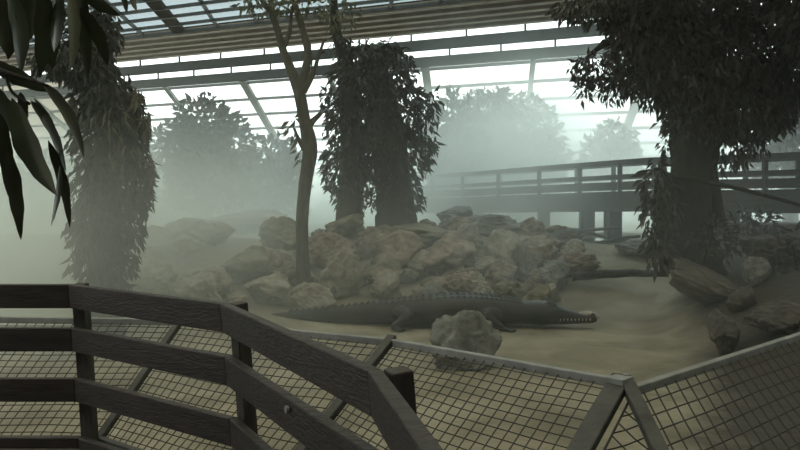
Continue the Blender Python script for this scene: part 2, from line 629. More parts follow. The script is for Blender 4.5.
bars = [(ins[i], cs[i]) for i in range(4)]
apron('mesh_panel', 'pale-edged safety mesh panel beyond the straight left run of railing', ins[0], ins[1], cs[1], cs[0], [(*bars[1], 0.055)])
apron('mesh_panel', 'pale-edged safety mesh panel beyond the middle run of the railing', ins[1], ins[2], cs[2], cs[1], [(*bars[2], 0.07)])
pe = apron('mesh_panel', 'safety mesh panel in front of the grey boulder, ending in a steel corner clamp', ins[2], ins[3], cs[3], cs[2], [(*bars[3], 0.11)])
mb = MB()
mb.beam(cs[3] + Vector((-0.05, -0.07, 0.025)), cs[3] + Vector((0.03, 0.01, 0.025)), 0.10, 0.035)
mb.tube([cs[3] + Vector((0.03, 0.0, -0.03)), cs[3] + Vector((0.03, 0.0, 0.05))], 0.017, 12)
cl = child(mb, 'corner_clamp', M['galv'], pe, bevel=0.01)
cl['label'] = 'shiny galvanised corner clamp'
c3 = Vector((1.215, 4.05, cz - 0.02))
dr = Vector((1.88, 1.75, 0)) * 1.9
j3 = Vector((1.22, 2.2, CZ - 1.72))
apron('mesh_panel', 'safety mesh panel rising to the right edge below the dark rocks', j3, j3 + dr, c3 + dr, c3, [(j3, c3, 0.075)], step=0.115, sag=0.03, rad=0.0042)
ta, tb, tcn = ins[3] + Vector((0.13, 0, 0)), j3 - Vector((0.08, 0, 0)), cs[3] + Vector((0.01, -0.13, -0.06))
e = empty('mesh_panel', tuple(tb))
tag(e, 'triangular mesh infill between two dark steel bars below the corner clamp', 'mesh panel', 'safety mesh panels around the platform')
ex = (tb - ta).normalized()
ey = ex.cross((tcn - ta).cross(ex)).normalized()
ey = ey if ey.dot(tcn - ta) > 0 else -ey
tri2 = [((p - ta).dot(ex), (p - ta).dot(ey)) for p in (ta, tb, tcn)]
mb = MB()
for sx in (1, -1):
    for k in range(-30, 60):
        c = k * 0.13
        hit = []
        for q in range(3):
            (xa, ya), (xb, yb) = tri2[q], tri2[(q + 1) % 3]
            fa, fb_ = ya - sx * xa - c, yb - sx * xb - c
            if fa * fb_ < 0:
                t = fa / (fa - fb_)
                hit.append(ta + ex * (xa + (xb - xa) * t) + ey * (ya + (yb - ya) * t))
        if len(hit) == 2:
            mid = hit[0].lerp(hit[1], 0.5) - Vector((0, 0, 0.03 * (hit[1] - hit[0]).length))
            mb.tube([hit[0], mid, hit[1]], 0.004, 4, cap=False)
for a, b in ((ta, tcn), (tb, tcn), (ta, tb)):
    mb.tube([a, b], 0.006, 6)
child(mb, 'wire_mesh', M['wire'], e)

# ------------------------------------------------------------------ rocks
def rock_mesh(seed, sub=5, flat=0.75):
    bm = bmesh.new()
    bmesh.ops.create_icosphere(bm, subdivisions=sub, radius=1)
    o = Vector((seed * 7.3, seed * 3.1, seed * 1.7))
    # cut flats like split stone
    rs = random.Random(seed)
    planes = []
    for _ in range(15):
        n = Vector((rs.gauss(0, 1), rs.gauss(0, 1), rs.gauss(0, 0.8))).normalized()
        planes.append((n, rs.uniform(0.5, 0.86)))
    for v in bm.verts:
        p = v.co.copy()
        for n, dd in planes:
            k = p.dot(n)
            if k > dd:
                p -= n * (k - dd) * 0.97
        d = noise.fractal(p * 1.3 + o, 1.0, 2.0, 3) * 0.18 + noise.ridged_multi_fractal(p * 2.2 + o, 0.9, 2.1, 4, 1.0, 2.0) * 0.11 - 0.11 + noise.fractal(p * 6 + o, 1.0, 2.0, 4) * 0.06
        v.co = p * (1 + d)
        v.co.z *= flat
    me = bpy.data.meshes.new('rock')
    bm.to_mesh(me)
    bm.free()
    me.polygons.foreach_set('use_smooth', [True] * len(me.polygons))
    return me


protos = [rock_mesh(s) for s in range(1, 9)]
proto_mats = {}


def rock(px, py, d, wpx, hpx, mat, label, group=None, name='boulder', depth=None, rz=None, s=None, tilt=0.15):
    """a boulder whose outline is about wpx by hpx pixels around (px, py)"""
    i = random.randrange(8) if s is None else s
    key = (i, mat)
    if key not in proto_mats:
        me = protos[i].copy()
        me.materials.append(M[mat])
        proto_mats[key] = me
    o = link(bpy.data.objects.new(name, proto_mats[key]))
    k_ = 10.0
    while k_ < d * 1.12:
        b_ = P(px, py + hpx * 0.42, k_)
        if b_.z < ground_z(b_.x, b_.y):
            d = k_
            break
        k_ += 0.1
    c = P(px, py, d)
    wx, hz = wpx / F * d / 2, hpx / F * d / 2
    o.location = c
    o.scale = (wx * 1.12, (depth or wx * 0.9), hz * 1.5)
    o.rotation_euler = (random.uniform(-tilt, tilt), random.uniform(-tilt, tilt), random.uniform(-0.4, 0.4) if rz is None else rz)
    tag(o, label, 'boulder', group)
    return o


# grey boulder before the crocodile and the stones on the right bank
rock(465, 342, 12.6, 80, 58, 'rockg', 'mottled grey boulder in front of the crocodile, beyond the mesh edge', s=2, rz=0.3)
rock(710, 287, 14.6, 96, 34, 'rockb', 'long sloping brown boulder on the right bank above the dark stone', s=4, rz=-0.2).rotation_euler.y = 0.5
rock(757, 274, 15.4, 32, 28, 'rockg', 'small pale rounded stone on the dark right bank', s=1)
rock(742, 300, 14.0, 34, 26, 'rockd', 'dark wedge-shaped stone under the small pale stone on the right bank', s=5)
rock(724, 334, 12.6, 42, 52, 'rockd', 'dark upright wet stone at the right edge of the sand, nearest the mesh', s=3, rz=0.9)
rock(780, 318, 13.0, 70, 30, 'rockd', 'low dark stone right of the upright wet stone at the picture edge', s=6)
rock(775, 250, 16.2, 70, 36, 'rockd', 'broad dark boulder under the bridge at the right edge', s=7)
# prominent stones of the bank
rock(345, 277, 17.6, 44, 46, 'rockp', 'pale upright boulder at the foot of the rock bank right of the slim tree', s=0)
rock(331, 252, 18.6, 60, 34, 'rock', 'brown boulder behind the pale upright boulder', s=2)
rock(345, 228, 19.6, 56, 26, 'rockm', 'mossy boulder at the base of the left trunk of the vine-covered tree', s=5)
rock(446, 256, 18.2, 66, 46, 'rock', 'large brown rock face in the middle of the rock bank', s=3, depth=1.0)
rock(398, 256, 18.3, 58, 44, 'rock', 'brown boulder left of the large middle rock face', s=6)
rock(506, 258, 18.0, 44, 46, 'rockp', 'pale tan boulder right of the large middle rock face', s=1)
rock(540, 256, 18.6, 46, 44, 'rock', 'brown boulder at the right end of the rock bank', s=4)
rock(492, 226, 20.0, 70, 22, 'rockg', 'flat grey slab on top of the rock bank before the bridge', s=2)
rock(415, 232, 19.6, 76, 20, 'rockm', 'mossy slab on top of the rock bank under the vine-covered tree', s=7)
rock(457, 214, 21.0, 44, 16, 'rockg', 'grey stone behind the flat slabs at the left end of the bridge', s=5)
rock(576, 264, 19.2, 56, 22, 'rock', 'low brown stone beside the fallen log', s=0)
rock(560, 244, 20.2, 50, 24, 'rockd', 'dark stone at the foot of the leftmost bridge pile', s=6)
rock(640, 250, 20.4, 50, 16, 'rockg', 'flat wet stone under the right bridge pile', s=1)
rng2 = random.Random(3)
lab_bank = 'weathered brown boulder piled into the rock bank beside the sand'
for i in range(95):
    t = rng2.random()
    px = 318 + 245 * rng2.random()
    d = 16.6 + 3.2 * t
    py = 296 - 62 * t
    if px < 370 and t < 0.3:
        continue
    sz = rng2.uniform(16, 42)
    rock(px, py + rng2.uniform(-4, 6), d, sz, sz * rng2.uniform(0.55, 0.85), rng2.choice(['rock', 'rock', 'rockp', 'rockm', 'rockg']), lab_bank, 'boulders of the rock bank')
for i in range(34):
    px = 318 + 250 * i / 33 + rng2.uniform(-6, 6)
    py = rng2.uniform(232, 256)
    sz = rng2.uniform(22, 44)
    rock(px, py, 20.0, sz, sz * rng2.uniform(0.55, 0.8), rng2.choice(['rock', 'rock', 'rockp', 'rockm']), lab_bank, 'boulders of the rock bank')
lab_mist = 'mist-veiled boulder on the rocky slope left of the slim tree'
for i in range(36):
    t = rng2.random()
    px = 95 + 225 * rng2.random()
    d = 16.5 + 7.0 * t
    py = 300 - 72 * t
    sz = rng2.uniform(26, 64)
    rock(px, py, d, sz, sz * rng2.uniform(0.45, 0.7), rng2.choice(['rock', 'rockp', 'rockp', 'rockm']), lab_mist, 'boulders on the misty slope')
rock(165, 245, 19.5, 90, 34, 'rockp', 'broad pale boulder in the mist right of the hanging vines', s=4)
rock(240, 222, 24.0, 110, 26, 'rock', 'long low boulder along the crest of the misty slope', s=3)

# ------------------------------------------------------------------ logs and debris
def log(name, label, a, b, r, mat, cat='log', group=None, bend=0.05):
    mb = MB()
    a, b = Vector(a), Vector(b)
    n = 9
    pts = []
    for i in range(n):
        t = i / (n - 1)
        p = a.lerp(b, t)
        p.z += bend * math.sin(t * math.pi) + 0.02 * noise.noise(p * 3)
        p.y += 0.05 * noise.noise(p * 1.3)
        pts.append((*p, r * (1 - 0.35 * t)))
    limb(mb, pts, 10, 2, 0.25)
    o = mb.build(name, M[mat], smooth=True)
    return tag(o, label, cat, group)


log('fallen_log', 'dark fallen log lying along the back edge of the sand', P(572, 277, 17.6), P(668, 274, 17.2), 0.11, 'barkd')
log('fallen_branch', 'thin slanting branch propped across the dark trunk on the right', P(655, 172, 15.6), P(800, 205, 14.6), 0.055, 'barkd', 'branch')
for i, (a, b) in enumerate([((560, 236), (620, 228)), ((590, 246), (640, 236)), ((565, 229), (606, 238)), ((612, 240), (660, 247))]):
    log('driftwood_stick', 'wet dark stick among the debris under the bridge', P(*a, 21.2 + 0.25 * i), P(*b, 21.4 + 0.25 * i), 0.06, 'croc', 'stick', 'sticks under the bridge')

pm, pnt, pout = new_mat('water')
pb_ = pnt.nodes.new('ShaderNodeBsdfPrincipled')
pb_.inputs['Base Color'].default_value = (0.03, 0.03, 0.025, 1)
pb_.inputs['Roughness'].default_value = 0.04
pn = pnt.nodes.new('ShaderNodeTexNoise')
pn.inputs['Scale'].default_value = 6
pbm = pnt.nodes.new('ShaderNodeBump')
pbm.inputs['Strength'].default_value = 0.15
pnt.links.new(pn.outputs[0], pbm.inputs['Height'])
pnt.links.new(pbm.outputs[0], pb_.inputs['Normal'])
pnt.links.new(pb_.outputs[0], pout.inputs[0])
pv = []
for k in range(40):
    a = 2 * math.pi * k / 40
    r = 1 + 0.3 * noise.noise(Vector((math.cos(a) * 2, math.sin(a) * 2, 5)))
    pv.append((6.2 + 2.3 * r * math.cos(a), 23.2 + 1.7 * r * math.sin(a), 1.285))
tag(mesh_obj('puddle', pv, [list(range(40))], pm), 'shallow puddle glinting under the bridge', 'puddle')

# ------------------------------------------------------------------ crocodile
cr_loc = Vector((1.12, 14.9, 0.0))
croc = MB()
# spine: x, y, z-centre, half width, half height (tail to snout)
sp = [(-3.4, 0.75, 0.10, 0.03, 0.04), (-2.9, 0.62, 0.13, 0.07, 0.10), (-2.3, 0.45, 0.17, 0.12, 0.15), (-1.7, 0.28, 0.22, 0.18, 0.19),
      (-1.15, 0.12, 0.27, 0.28, 0.24), (-0.6, 0.02, 0.31, 0.40, 0.28), (0.0, 0.0, 0.33, 0.46, 0.31), (0.5, 0.02, 0.32, 0.44, 0.29),
      (0.9, 0.02, 0.30, 0.36, 0.25), (1.2, 0.0, 0.28, 0.29, 0.22), (1.42, -0.03, 0.27, 0.31, 0.235), (1.60, -0.05, 0.27, 0.30, 0.21),
      (1.80, -0.08, 0.23, 0.23, 0.165), (2.0, -0.12, 0.20, 0.17, 0.12), (2.2, -0.16, 0.18, 0.13, 0.085), (2.32, -0.18, 0.185, 0.13, 0.08), (2.40, -0.19, 0.18, 0.06, 0.04)]
q = smoothpath(sp, 5)
NR = 28
for i, p in enumerate(q):
    for k in range(NR):
        a = 2 * math.pi * k / NR
        ca, sa = math.cos(a), math.sin(a)
        hw, hh = p[3], p[4]
        yy = math.copysign(abs(ca) ** 0.85, ca) * hw
        zz = math.copysign(abs(sa) ** (0.9 if sa > 0 else 0.6), sa) * hh
        croc.v.append(Vector((p[0], p[1] + yy, p[2] + zz)))
for i in range(len(q) - 1):
    for k in range(NR):
        k2 = (k + 1) % NR
        croc.f.append([i * NR + k, i * NR + k2, (i + 1) * NR + k2, (i + 1) * NR + k])
croc.f.append(list(range(NR))[::-1] if False else list(range(NR)))
croc.f.append([(len(q) - 1) * NR + k for k in range(NR)][::-1])
# brow ridges, nostril bump, back scutes
for s in (-1, 1):
    croc.tube([(1.50, -0.04 + s * 0.13, 0.42), (1.60, -0.05 + s * 0.13, 0.47), (1.70, -0.06 + s * 0.12, 0.41)], [0.05, 0.075, 0.045], 8)
    croc.tube([(2.28, -0.18 + s * 0.05, 0.24), (2.33, -0.18 + s * 0.05, 0.275), (2.37, -0.18 + s * 0.05, 0.24)], [0.03, 0.04, 0.03], 8)
for p in q[4::1]:
    if p[0] > 1.1:
        break
    rows = (-0.55, -0.2, 0.2, 0.55) if p[0] > -1.4 else (-0.3, 0.3)
    for rr in rows:
        yy = p[1] + rr * p[3]
        zz = p[2] + p[4] * math.sqrt(max(0.0, 1 - rr * rr)) - 0.01
        croc.tube([(p[0] - 0.055, yy, zz - 0.02), (p[0], yy, zz + 0.03), (p[0] + 0.05, yy, zz - 0.02)], [0.02, 0.035, 0.02], 6)
# legs, splayed with elbows out, feet flat on the sand, five toes in front and four behind
for x, hind in ((0.62, 0), (-1.05, 1)):
    for s in (-1, 1):
        y0 = 0.02 + s * (0.30 if not hind else 0.26)
        bk = -1 if hind else 1
        hip, knee, ank = (x, y0, 0.30), (x - 0.16 * bk, y0 + s * 0.22, 0.26), (x + 0.10 * bk, y0 + s * 0.28, 0.07)
        limb(croc, [(*hip, 0.16), (*knee, 0.11), (*ank, 0.07)], 10, 5, 0)
        for tix in range(5 if not hind else 4):
            an = math.radians(-40 + 20 * tix)
            tip = (ank[0] + math.cos(an) * 0.24, ank[1] + math.sin(an) * 0.24, 0.02)
            croc.tube([ank, ((ank[0] + tip[0]) / 2, (ank[1] + tip[1]) / 2, 0.055), tip], [0.05, 0.034, 0.016], 6)
body = croc.build('crocodile', M['croc'])
body.location = cr_loc
body.scale = (1.10, 1.0, 1.02)
rm = body.modifiers.new('fuse', 'REMESH')
rm.mode = 'VOXEL'
rm.voxel_size = 0.022
rm.use_smooth_shade = True
tag(body, 'large dark crocodile lying on the sand with its head pointing right', 'crocodile')
for s in (-1, 1):
    mb = MB()
    mb.tube([(1.61, -0.05 + s * 0.165, 0.455), (1.61, -0.05 + s * 0.20, 0.455)], [0.035, 0.018], 10)
    mb.build('eye', M['eye'], body, smooth=True)
for s in (-1, 1):
    for kx in range(9):
        mb = MB()
        x = 1.75 + kx * 0.065
        hw = float(np.interp(x, [p[0] for p in sp], [p[3] for p in sp]))
        yc = float(np.interp(x, [p[0] for p in sp], [p[1] for p in sp]))
        mb.tube([(x, yc + s * (hw * 0.97), 0.20), (x, yc + s * (hw + 0.008), 0.155)], [0.014, 0.003], 5)
        mb.build('tooth', M['snout'], body)
mb = MB()
limb(mb, [(2.12, -0.15, 0.255, 0.05), (2.24, -0.165, 0.262, 0.07), (2.36, -0.185, 0.24, 0.062), (2.44, -0.195, 0.2, 0.03)], 10, 4, 0)
so = mb.build('snout_tip', M['snout'], body, smooth=True)
so['label'] = 'pale wet snout tip'

# ------------------------------------------------------------------ bridge
br = empty('timber_bridge', (4.0, 22.5, 1.3))
tag(br, 'long timber footbridge with horizontal rails crossing behind the rocks', 'bridge')
bl = [(405, 176, 212, 32.0), (470, 171.5, 212, 28.5), (560, 164, 210.5, 24.5), (650, 157, 210, 21.5), (760, 153.5, 211, 19.2), (900, 146, 212, 17.0)]


def bpt(t, drop):
    """bridge front line: t in 0..5 between the stations, drop 0 at the handrail and 1 at the deck underside"""
    i = min(4, int(t))
    f = t - i
    a, b = bl[i], bl[i + 1]
    pa = P(a[0], a[1] + (a[2] - a[1]) * drop, a[3])
    pb = P(b[0], b[1] + (b[2] - b[1]) * drop, b[3])
    return pa.lerp(pb, f)


back = Vector((0.30, 1.75, 0))
for side in (0, 1):
    off = back * side
    for drop, hh in ((0.06, 0.15), (0.34, 0.12)):
        for i in range(5):
            mb = MB()
            mb.beam(bpt(i, drop) + off, bpt(i + 0.9999, drop) + off, 0.06, hh)
            child(mb, 'rail', M['bridge'], br)
    t = 0.0
    while t < 5:
        p0, p1 = bpt(t, 0.04) + off, bpt(t, 0.98) + off
        mb = MB()
        mb.beam(p1 + Vector((0, 0.06, 0)), Vector((p1.x, p1.y + 0.06, p0.z)), 0.12, 0.1, up=(0, 1, 0))
        child(mb, 'post', M['bridge'], br)
        t += 0.45
for i in range(5):
    a, b = bpt(i, 0.84), bpt(i + 0.9999, 0.84)
    a2, b2 = bpt(i, 0.98), bpt(i + 0.9999, 0.98)
    mb = MB()
    e = Vector((0, -0.06, 0))
    mb.hexa([a2 + e, b2 + e, b2 + back, a2 + back, a + e, b + e, b + back, a + back])
    child(mb, 'deck', M['bridge'], br)
    mb = MB()
    mb.beam(bpt(i, 0.86) + e, bpt(i + 0.9999, 0.86) + e, 0.07, 0.5)
    child(mb, 'fascia', M['bridge'], br)
for side in (0, 1):
    for i in range(5):
        for lo, hi in ((0.44, 0.60), (0.63, 0.86)):
            a, b, a2, b2 = bpt(i, lo) + back * side, bpt(i + 0.9999, lo) + back * side, bpt(i, hi) + back * side, bpt(i + 0.9999, hi) + back * side
            e = Vector((0.01, 0.03, 0))
            mb = MB()
            mb.hexa([a2, b2, b2 + e, a2 + e, a, b, b + e, a + e])
            child(mb, 'board', M['bridge'], br)
for px, d in ((478, 28.2), (545, 25.3), (590, 23.9), (617, 22.8), (672, 21.2), (735, 19.9)):
    p = P(px, 207, d)
    zb = ground_z(p.x, p.y + 0.3) - 0.1
    for off in (0, 1):
        mb = MB()
        q0 = Vector((p.x, p.y + 0.25, p.z)) + back * off * 0.7
        mb.beam(q0, Vector((q0.x, q0.y, zb)), 0.36, 0.3, up=(0, 1, 0))
        child(mb, 'support_pile', M['bridge'], br)
# abutment under the right-hand end of the bridge
mb = MB()
a, b = P(705, 196, 19.0), P(900, 196, 16.6)
mb.hexa([(a.x, a.y, 0.6), (b.x, b.y, 0.6), (b.x + .3, b.y + 1.2, 0.6), (a.x + .3, a.y + 1.2, 0.6), (a.x, a.y, 1.9), (b.x, b.y, 1.9), (b.x + .3, b.y + 1.2, 1.9), (a.x + .3, a.y + 1.2, 1.9)])
tag(mb.build('abutment', M['concrete'], bevel=0.03), 'grey concrete abutment below the bridge behind the big dark tree', 'abutment')

# ------------------------------------------------------------------ trees
def L4(px, py, d, rpx):
    p = P(px, py, d)
    return (p.x, p.y, p.z, rpx / F * d)


def tree(name, label, cat, trunks, blobs, leaf, trunkmat, base, group=None, shell=0.35, down=0.6, width=0.36):
    e = empty(name, base)
    tag(e, label, cat, group)
    mb = MB()
    for t in trunks:
        limb(mb, t)
    if trunks:
        child(mb, 'trunk', M[trunkmat], e, smooth=True)
    L = []
    for px, py, d, rx, ry, n, sz in blobs:
        p = P(px, py, d)
        add_leaves(L, p, (rx / F * d, rx / F * d * 0.8, ry / F * d), n, sz, down, width, shell)
    o = build_leaves('foliage', L, M[leaf], e)
    o.data.transform(Matrix.Translation(-Vector(base)))
    return e


# slim pale tree
D = 17.0
slim = tree('slim_tree', 'slim pale-barked tree with forked bare branches in the middle of the rocks', 'tree',
            [[L4(303, 300, D, 9.5), L4(303, 262, D, 7), L4(302, 225, D, 6.3), L4(305, 185, D, 6.5), L4(310, 150, D, 7.6), L4(304, 118, D, 6), L4(299, 92, D, 6), L4(292, 72, D, 5), L4(283, 50, D, 4), L4(274, 20, D, 3.2), L4(262, 0, D, 2.6), L4(252, -16, D, 2)],
             [L4(300, 96, D, 5), L4(305, 72, D, 4.4), L4(308, 52, D, 4), L4(301, 24, D, 3.4), L4(293, -2, D, 2.8), L4(290, -20, D, 2)],
             [L4(303, 92, D, 4), L4(313, 74, D, 2.6), L4(318, 58, D, 1.8), L4(324, 40, D, 1.3)],
             [L4(283, 50, D, 2.6), L4(290, 30, D, 2), L4(292, 10, D, 1.6), L4(300, -12, D, 1.3)],
             [L4(306, 128, D, 4), L4(314, 120, D, 3), L4(322, 112, D, 2.0)],
             [L4(305, 150, D, 3), L4(298, 138, D, 2), L4(294, 128, D, 1.2)]],
            [(262, 4, D, 26, 12, 130, 0.16), (300, 2, D, 34, 16, 170, 0.16), (293, 128, D, 6, 12, 14, 0.28), (299, 152, D, 4, 10, 8, 0.26), (340, 14, D, 24, 16, 110, 0.16)],
            'leaf_l', 'bark', tuple(P(303, 296, D)))

# twin-trunked vine-covered tree
D = 20.0
tree('vine_covered_tree', 'twin-trunked tree wrapped in dark climbing leaves standing on the rock bank', 'tree',
     [[L4(349, 254, D, 18), L4(349, 228, D, 15), L4(350, 200, D, 13), L4(352, 150, D, 12), L4(350, 100, D, 11), L4(345, 60, D, 8), L4(336, 30, D, 5), L4(333, -10, D, 4)],
      [L4(396, 256, D, 25), L4(396, 230, D, 22), L4(395, 200, D, 19), L4(390, 150, D, 18), L4(383, 100, D, 15), L4(378, 66, D, 9), L4(382, 48, D, 4)],
      [L4(385, 100, D, 5), L4(405, 90, D, 3), L4(428, 96, D, 1.5)]],
     [(345, 168, D, 24, 32, 620, 0.22), (347, 120, D, 24, 34, 560, 0.22), (364, 110, D, 26, 60, 500, 0.22), (368, 150, D, 18, 40, 320, 0.22), (385, 52, D, 20, 12, 160, 0.2), (358, 75, D, 30, 30, 560, 0.22), (386, 70, D, 32, 28, 560, 0.22),
      (395, 110, D, 34, 34, 720, 0.22), (398, 155, D, 35, 36, 760, 0.22), (395, 195, D, 30, 24, 420, 0.22), (350, 196, D, 20, 18, 160, 0.2),
      (426, 102, D, 15, 16, 90, 0.27), (424, 132, D, 14, 22, 80, 0.27), (428, 150, D, 8, 14, 26, 0.25), (372, 50, D, 26, 12, 160, 0.2), (330, 95, D, 10, 14, 50, 0.22), (340, 45, D, 16, 12, 60, 0.2)],
     'leaf_v', 'barkd', tuple(P(374, 248, D)), down=0.7)

# big dark tree on the right
D = 16.0
tree('dark_ficus_tree', 'big dark spreading tree with a thick trunk on the right bank', 'tree',
     [[L4(692, 272, D, 34), L4(692, 250, D, 25), L4(691, 215, D, 21), L4(690, 175, D, 19), L4(692, 140, D, 20), L4(700, 100, D, 18), L4(712, 60, D, 12), L4(724, 10, D, 8), L4(730, -40, D, 5)],
      [L4(692, 130, D, 12), L4(672, 90, D, 9), L4(645, 60, D, 6), L4(610, 44, D, 3.5), L4(586, 58, D, 1.5)],
      [L4(705, 110, D, 12), L4(740, 80, D, 9), L4(790, 60, D, 7), L4(840, 60, D, 3)],
      [L4(718, 226, D, 9), L4(712, 180, D, 7), L4(708, 140, D, 8)],
      [L4(700, 90, D, 8), L4(680, 40, D, 6), L4(640, 10, D, 4), L4(600, -10, D, 2)]],
     [(700, 60, D, 66, 58, 2400, 0.2), (760, 50, D, 66, 56, 2300, 0.2), (660, 40, D, 54, 44, 1900, 0.2), (640, 18, D, 40, 28, 1000, 0.2), (600, 70, D, 32, 18, 320, 0.19),
      (640, 76, D, 34, 22, 620, 0.19), (800, 70, D, 56, 46, 1500, 0.2), (745, 108, D, 46, 34, 1300, 0.2), (700, 110, D, 40, 40, 1200, 0.2), (730, 146, D, 26, 26, 300, 0.19),
      (590, 8, D, 40, 14, 420, 0.19), (585, 88, D, 9, 14, 46, 0.17), (612, 92, D, 14, 13, 70, 0.17), (650, 98, D, 14, 12, 70, 0.17), (668, 118, D, 10, 22, 100, 0.18), (668, 145, D, 8, 14, 44, 0.18),
      (770, 116, D, 26, 22, 300, 0.19), (700, -10, D, 120, 34, 1800, 0.2), (800, 0, D, 70, 46, 1500, 0.2), (762, 140, D, 12, 14, 46, 0.18), (660, 5, D, 60, 30, 900, 0.2), (760, -70, 14.5, 150, 40, 2200, 0.24), (860, 0, 14, 90, 70, 1600, 0.24), (820, -130, 11.5, 190, 46, 2200, 0.26)],  # final leaf masses, mostly out of view, are added to shade the right bank
     'leaf_d', 'barkd', tuple(P(692, 264, D)), down=0.8)
tree('climbing_plant', 'dark leafy climber hanging beside the thick trunk of the big dark tree', 'climbing plant',
     [[L4(664, 272, 15.5, 3), L4(660, 230, 15.5, 2.5), L4(656, 190, 15.5, 2), L4(664, 150, 15.5, 2)]],
     [(654, 182, 15.5, 13, 24, 90, 0.26), (656, 215, 15.5, 15, 24, 120, 0.26), (660, 248, 15.5, 15, 22, 110, 0.26), (668, 205, 15.5, 12, 36, 90, 0.26)],
     'leaf_d', 'barkd', tuple(P(662, 270, 15.5)), down=0.9)
for i, (px, py, d, rx, ry, lab) in enumerate([(712, 240, 15.6, 26, 22, 'low dark shrub at the foot of the thick trunk'), (795, 268, 14.6, 30, 40, 'dark shrub at the right picture edge on the bank'), (752, 226, 17.6, 30, 18, 'dark shrub before the concrete abutment')]):
    tree('shrub', lab, 'shrub', [[L4(px, py + ry, d, 2.5), L4(px + 2, py, d, 1.5), L4(px - 4, py - ry * 0.7, d, 0.8)]], [(px, py, d, rx, ry, 260, 0.22)], 'leaf_d', 'barkd', tuple(P(px, py + ry, d)), down=0.3)

# vine curtain on the left
D = 13.5
cu = tree('vine_clad_tree', 'tree smothered in hanging vines in the mist on the left', 'tree',
          [[L4(104, 350, D, 22), L4(105, 300, D, 17), L4(107, 240, D, 15), L4(108, 160, D, 14), L4(104, 80, D, 12), L4(96, 20, D, 9)]],
          [(106, 100, D, 34, 26, 700, 0.2), (108, 140, D, 38, 36, 900, 0.2), (110, 185, D, 40, 40, 900, 0.2), (106, 230, D, 40, 30, 700, 0.2), (104, 262, D, 34, 26, 420, 0.2), (92, 70, D, 26, 20, 420, 0.2), (136, 130, D, 12, 34, 220, 0.2), (140, 180, D, 12, 34, 220, 0.2), (72, 60, D, 40, 20, 500, 0.2), (95, 30, D, 26, 26, 420, 0.2), (104, 292, D, 26, 24, 260, 0.2)],
          'leaf_v', 'barkd', tuple(P(104, 342, D)), down=1.0)
L = []
for px, py, rx, ry, n in ((146, 120, 3, 14, 22), (151, 165, 3, 12, 22), (138, 95, 4, 10, 18), (112, 118, 16, 18, 20), (125, 150, 16, 20, 22)):
    p = P(px, py, D - 0.5)
    add_leaves(L, p, (rx / F * D, rx / F * D, ry / F * D), n, 0.24, 1.2, 0.25)
dl = build_leaves('dry_fronds', L, M['leaf_b'], cu)
dl.data.transform(Matrix.Translation(-cu.location))
dl['label'] = 'pale dry hanging leaves'

# trees far off in the mist
def fartree(label, px, py, d, rx, ry, n=700, sz=0.42, base=205, blobs=None, group='misty trees by the far glazing'):
    bl_ = blobs or [(px - rx * 0.45, py + ry * 0.2, d, rx * 0.6, ry * 0.7, n // 3, sz), (px + rx * 0.4, py + ry * 0.15, d, rx * 0.6, ry * 0.75, n // 3, sz), (px, py - ry * 0.25, d, rx * 0.62, ry * 0.72, n // 3, sz), (px, py + ry * 0.55, d, rx * 0.8, ry * 0.5, n // 3, sz), (px, py + ry * 1.05, d, rx * 0.9, ry * 0.4, n // 3, sz)]
    tree('distant_tree', label, 'tree', [[L4(px, base + 24, d, 8), L4(px + 1, py + ry * 0.4, d, 5), L4(px - 2, py - ry * 0.4, d, 2)]], bl_, 'leaf_v', 'barkd', tuple(P(px, base + 22, d)), group, down=0.2, width=0.55)


fartree('bushy round tree in the mist right of the hanging vines', 205, 142, 33, 50, 48, 2400, 0.36)
fartree('low hazy tree in the mist just behind the slim tree', 272, 170, 34, 38, 36, 900)
fartree('hazy tree right of the vine-covered tree, topping the far rail', 455, 138, 33, 34, 50, 1200)
fartree('big hazy round tree in the thickest mist above the bridge', 515, 142, 35, 52, 54, 1800, blobs=[(490, 112, 35, 30, 24, 500, 0.42), (520, 135, 35, 40, 40, 900, 0.42), (540, 165, 35, 30, 34, 600, 0.42), (490, 160, 35, 36, 40, 700, 0.42)])
fartree('faint small tree in the mist left of the big dark canopy', 612, 150, 36, 30, 34, 800)
fartree('broad hazy tree added beyond the bridge to dim the glazing at the right picture edge', 790, 120, 27, 50, 46, 1100, 0.34)  # added to grey down the bright panes behind the canopy
fartree('faint low tree in the mist beyond the hanging vines on the left', 40, 190, 32, 60, 36, 900)

# ------------------------------------------------------------------ long leaves close to the viewer
fb = empty('leafy_tree', (-2.6, 3.3, DZ))
tag(fb, 'tree with long dark glossy drooping leaves hanging close to the viewer at the upper left', 'tree')
twig = MB()


def T(px, py, d=2.0):
    return P(px, py, d)


for pts in ([(-60, -80, 2.2, .016), (-20, -30, 2.1, .012), (40, -14, 2.0, .008), (100, -12, 1.95, .005), (135, -10, 1.95, .003)],
            [(-80, 30, 2.1, .014), (-30, 56, 2.0, .010), (5, 72, 1.95, .007), (30, 80, 1.95, .005), (48, 86, 1.95, .003)],
            [(-60, -80, 2.2, .016), (-90, -20, 2.15, .015), (-80, 30, 2.1, .014)],
            [(5, 72, 1.95, .004), (12, 92, 1.95, .003), (30, 104, 1.95, .002)],
            [(-30, 56, 2.0, .005), (-10, 110, 2.0, .004), (8, 150, 2.0, .003)]):
    limb(twig, [(*T(a, b, c), r) for a, b, c, r in pts], 7, 5, 0)
tp = T(-60, -80, 2.2)
limb(twig, [(-2.6, 3.3, DZ, .09), (-2.62, 3.28, DZ + 1.0, .075), (-2.55, 3.2, DZ + 1.9, .06), (-2.2, 2.8, DZ + 2.4, .04), (*tp, .016)], 10, 6, 0.1)
child(twig, 'trunk', M['barkd'], fb, smooth=True)


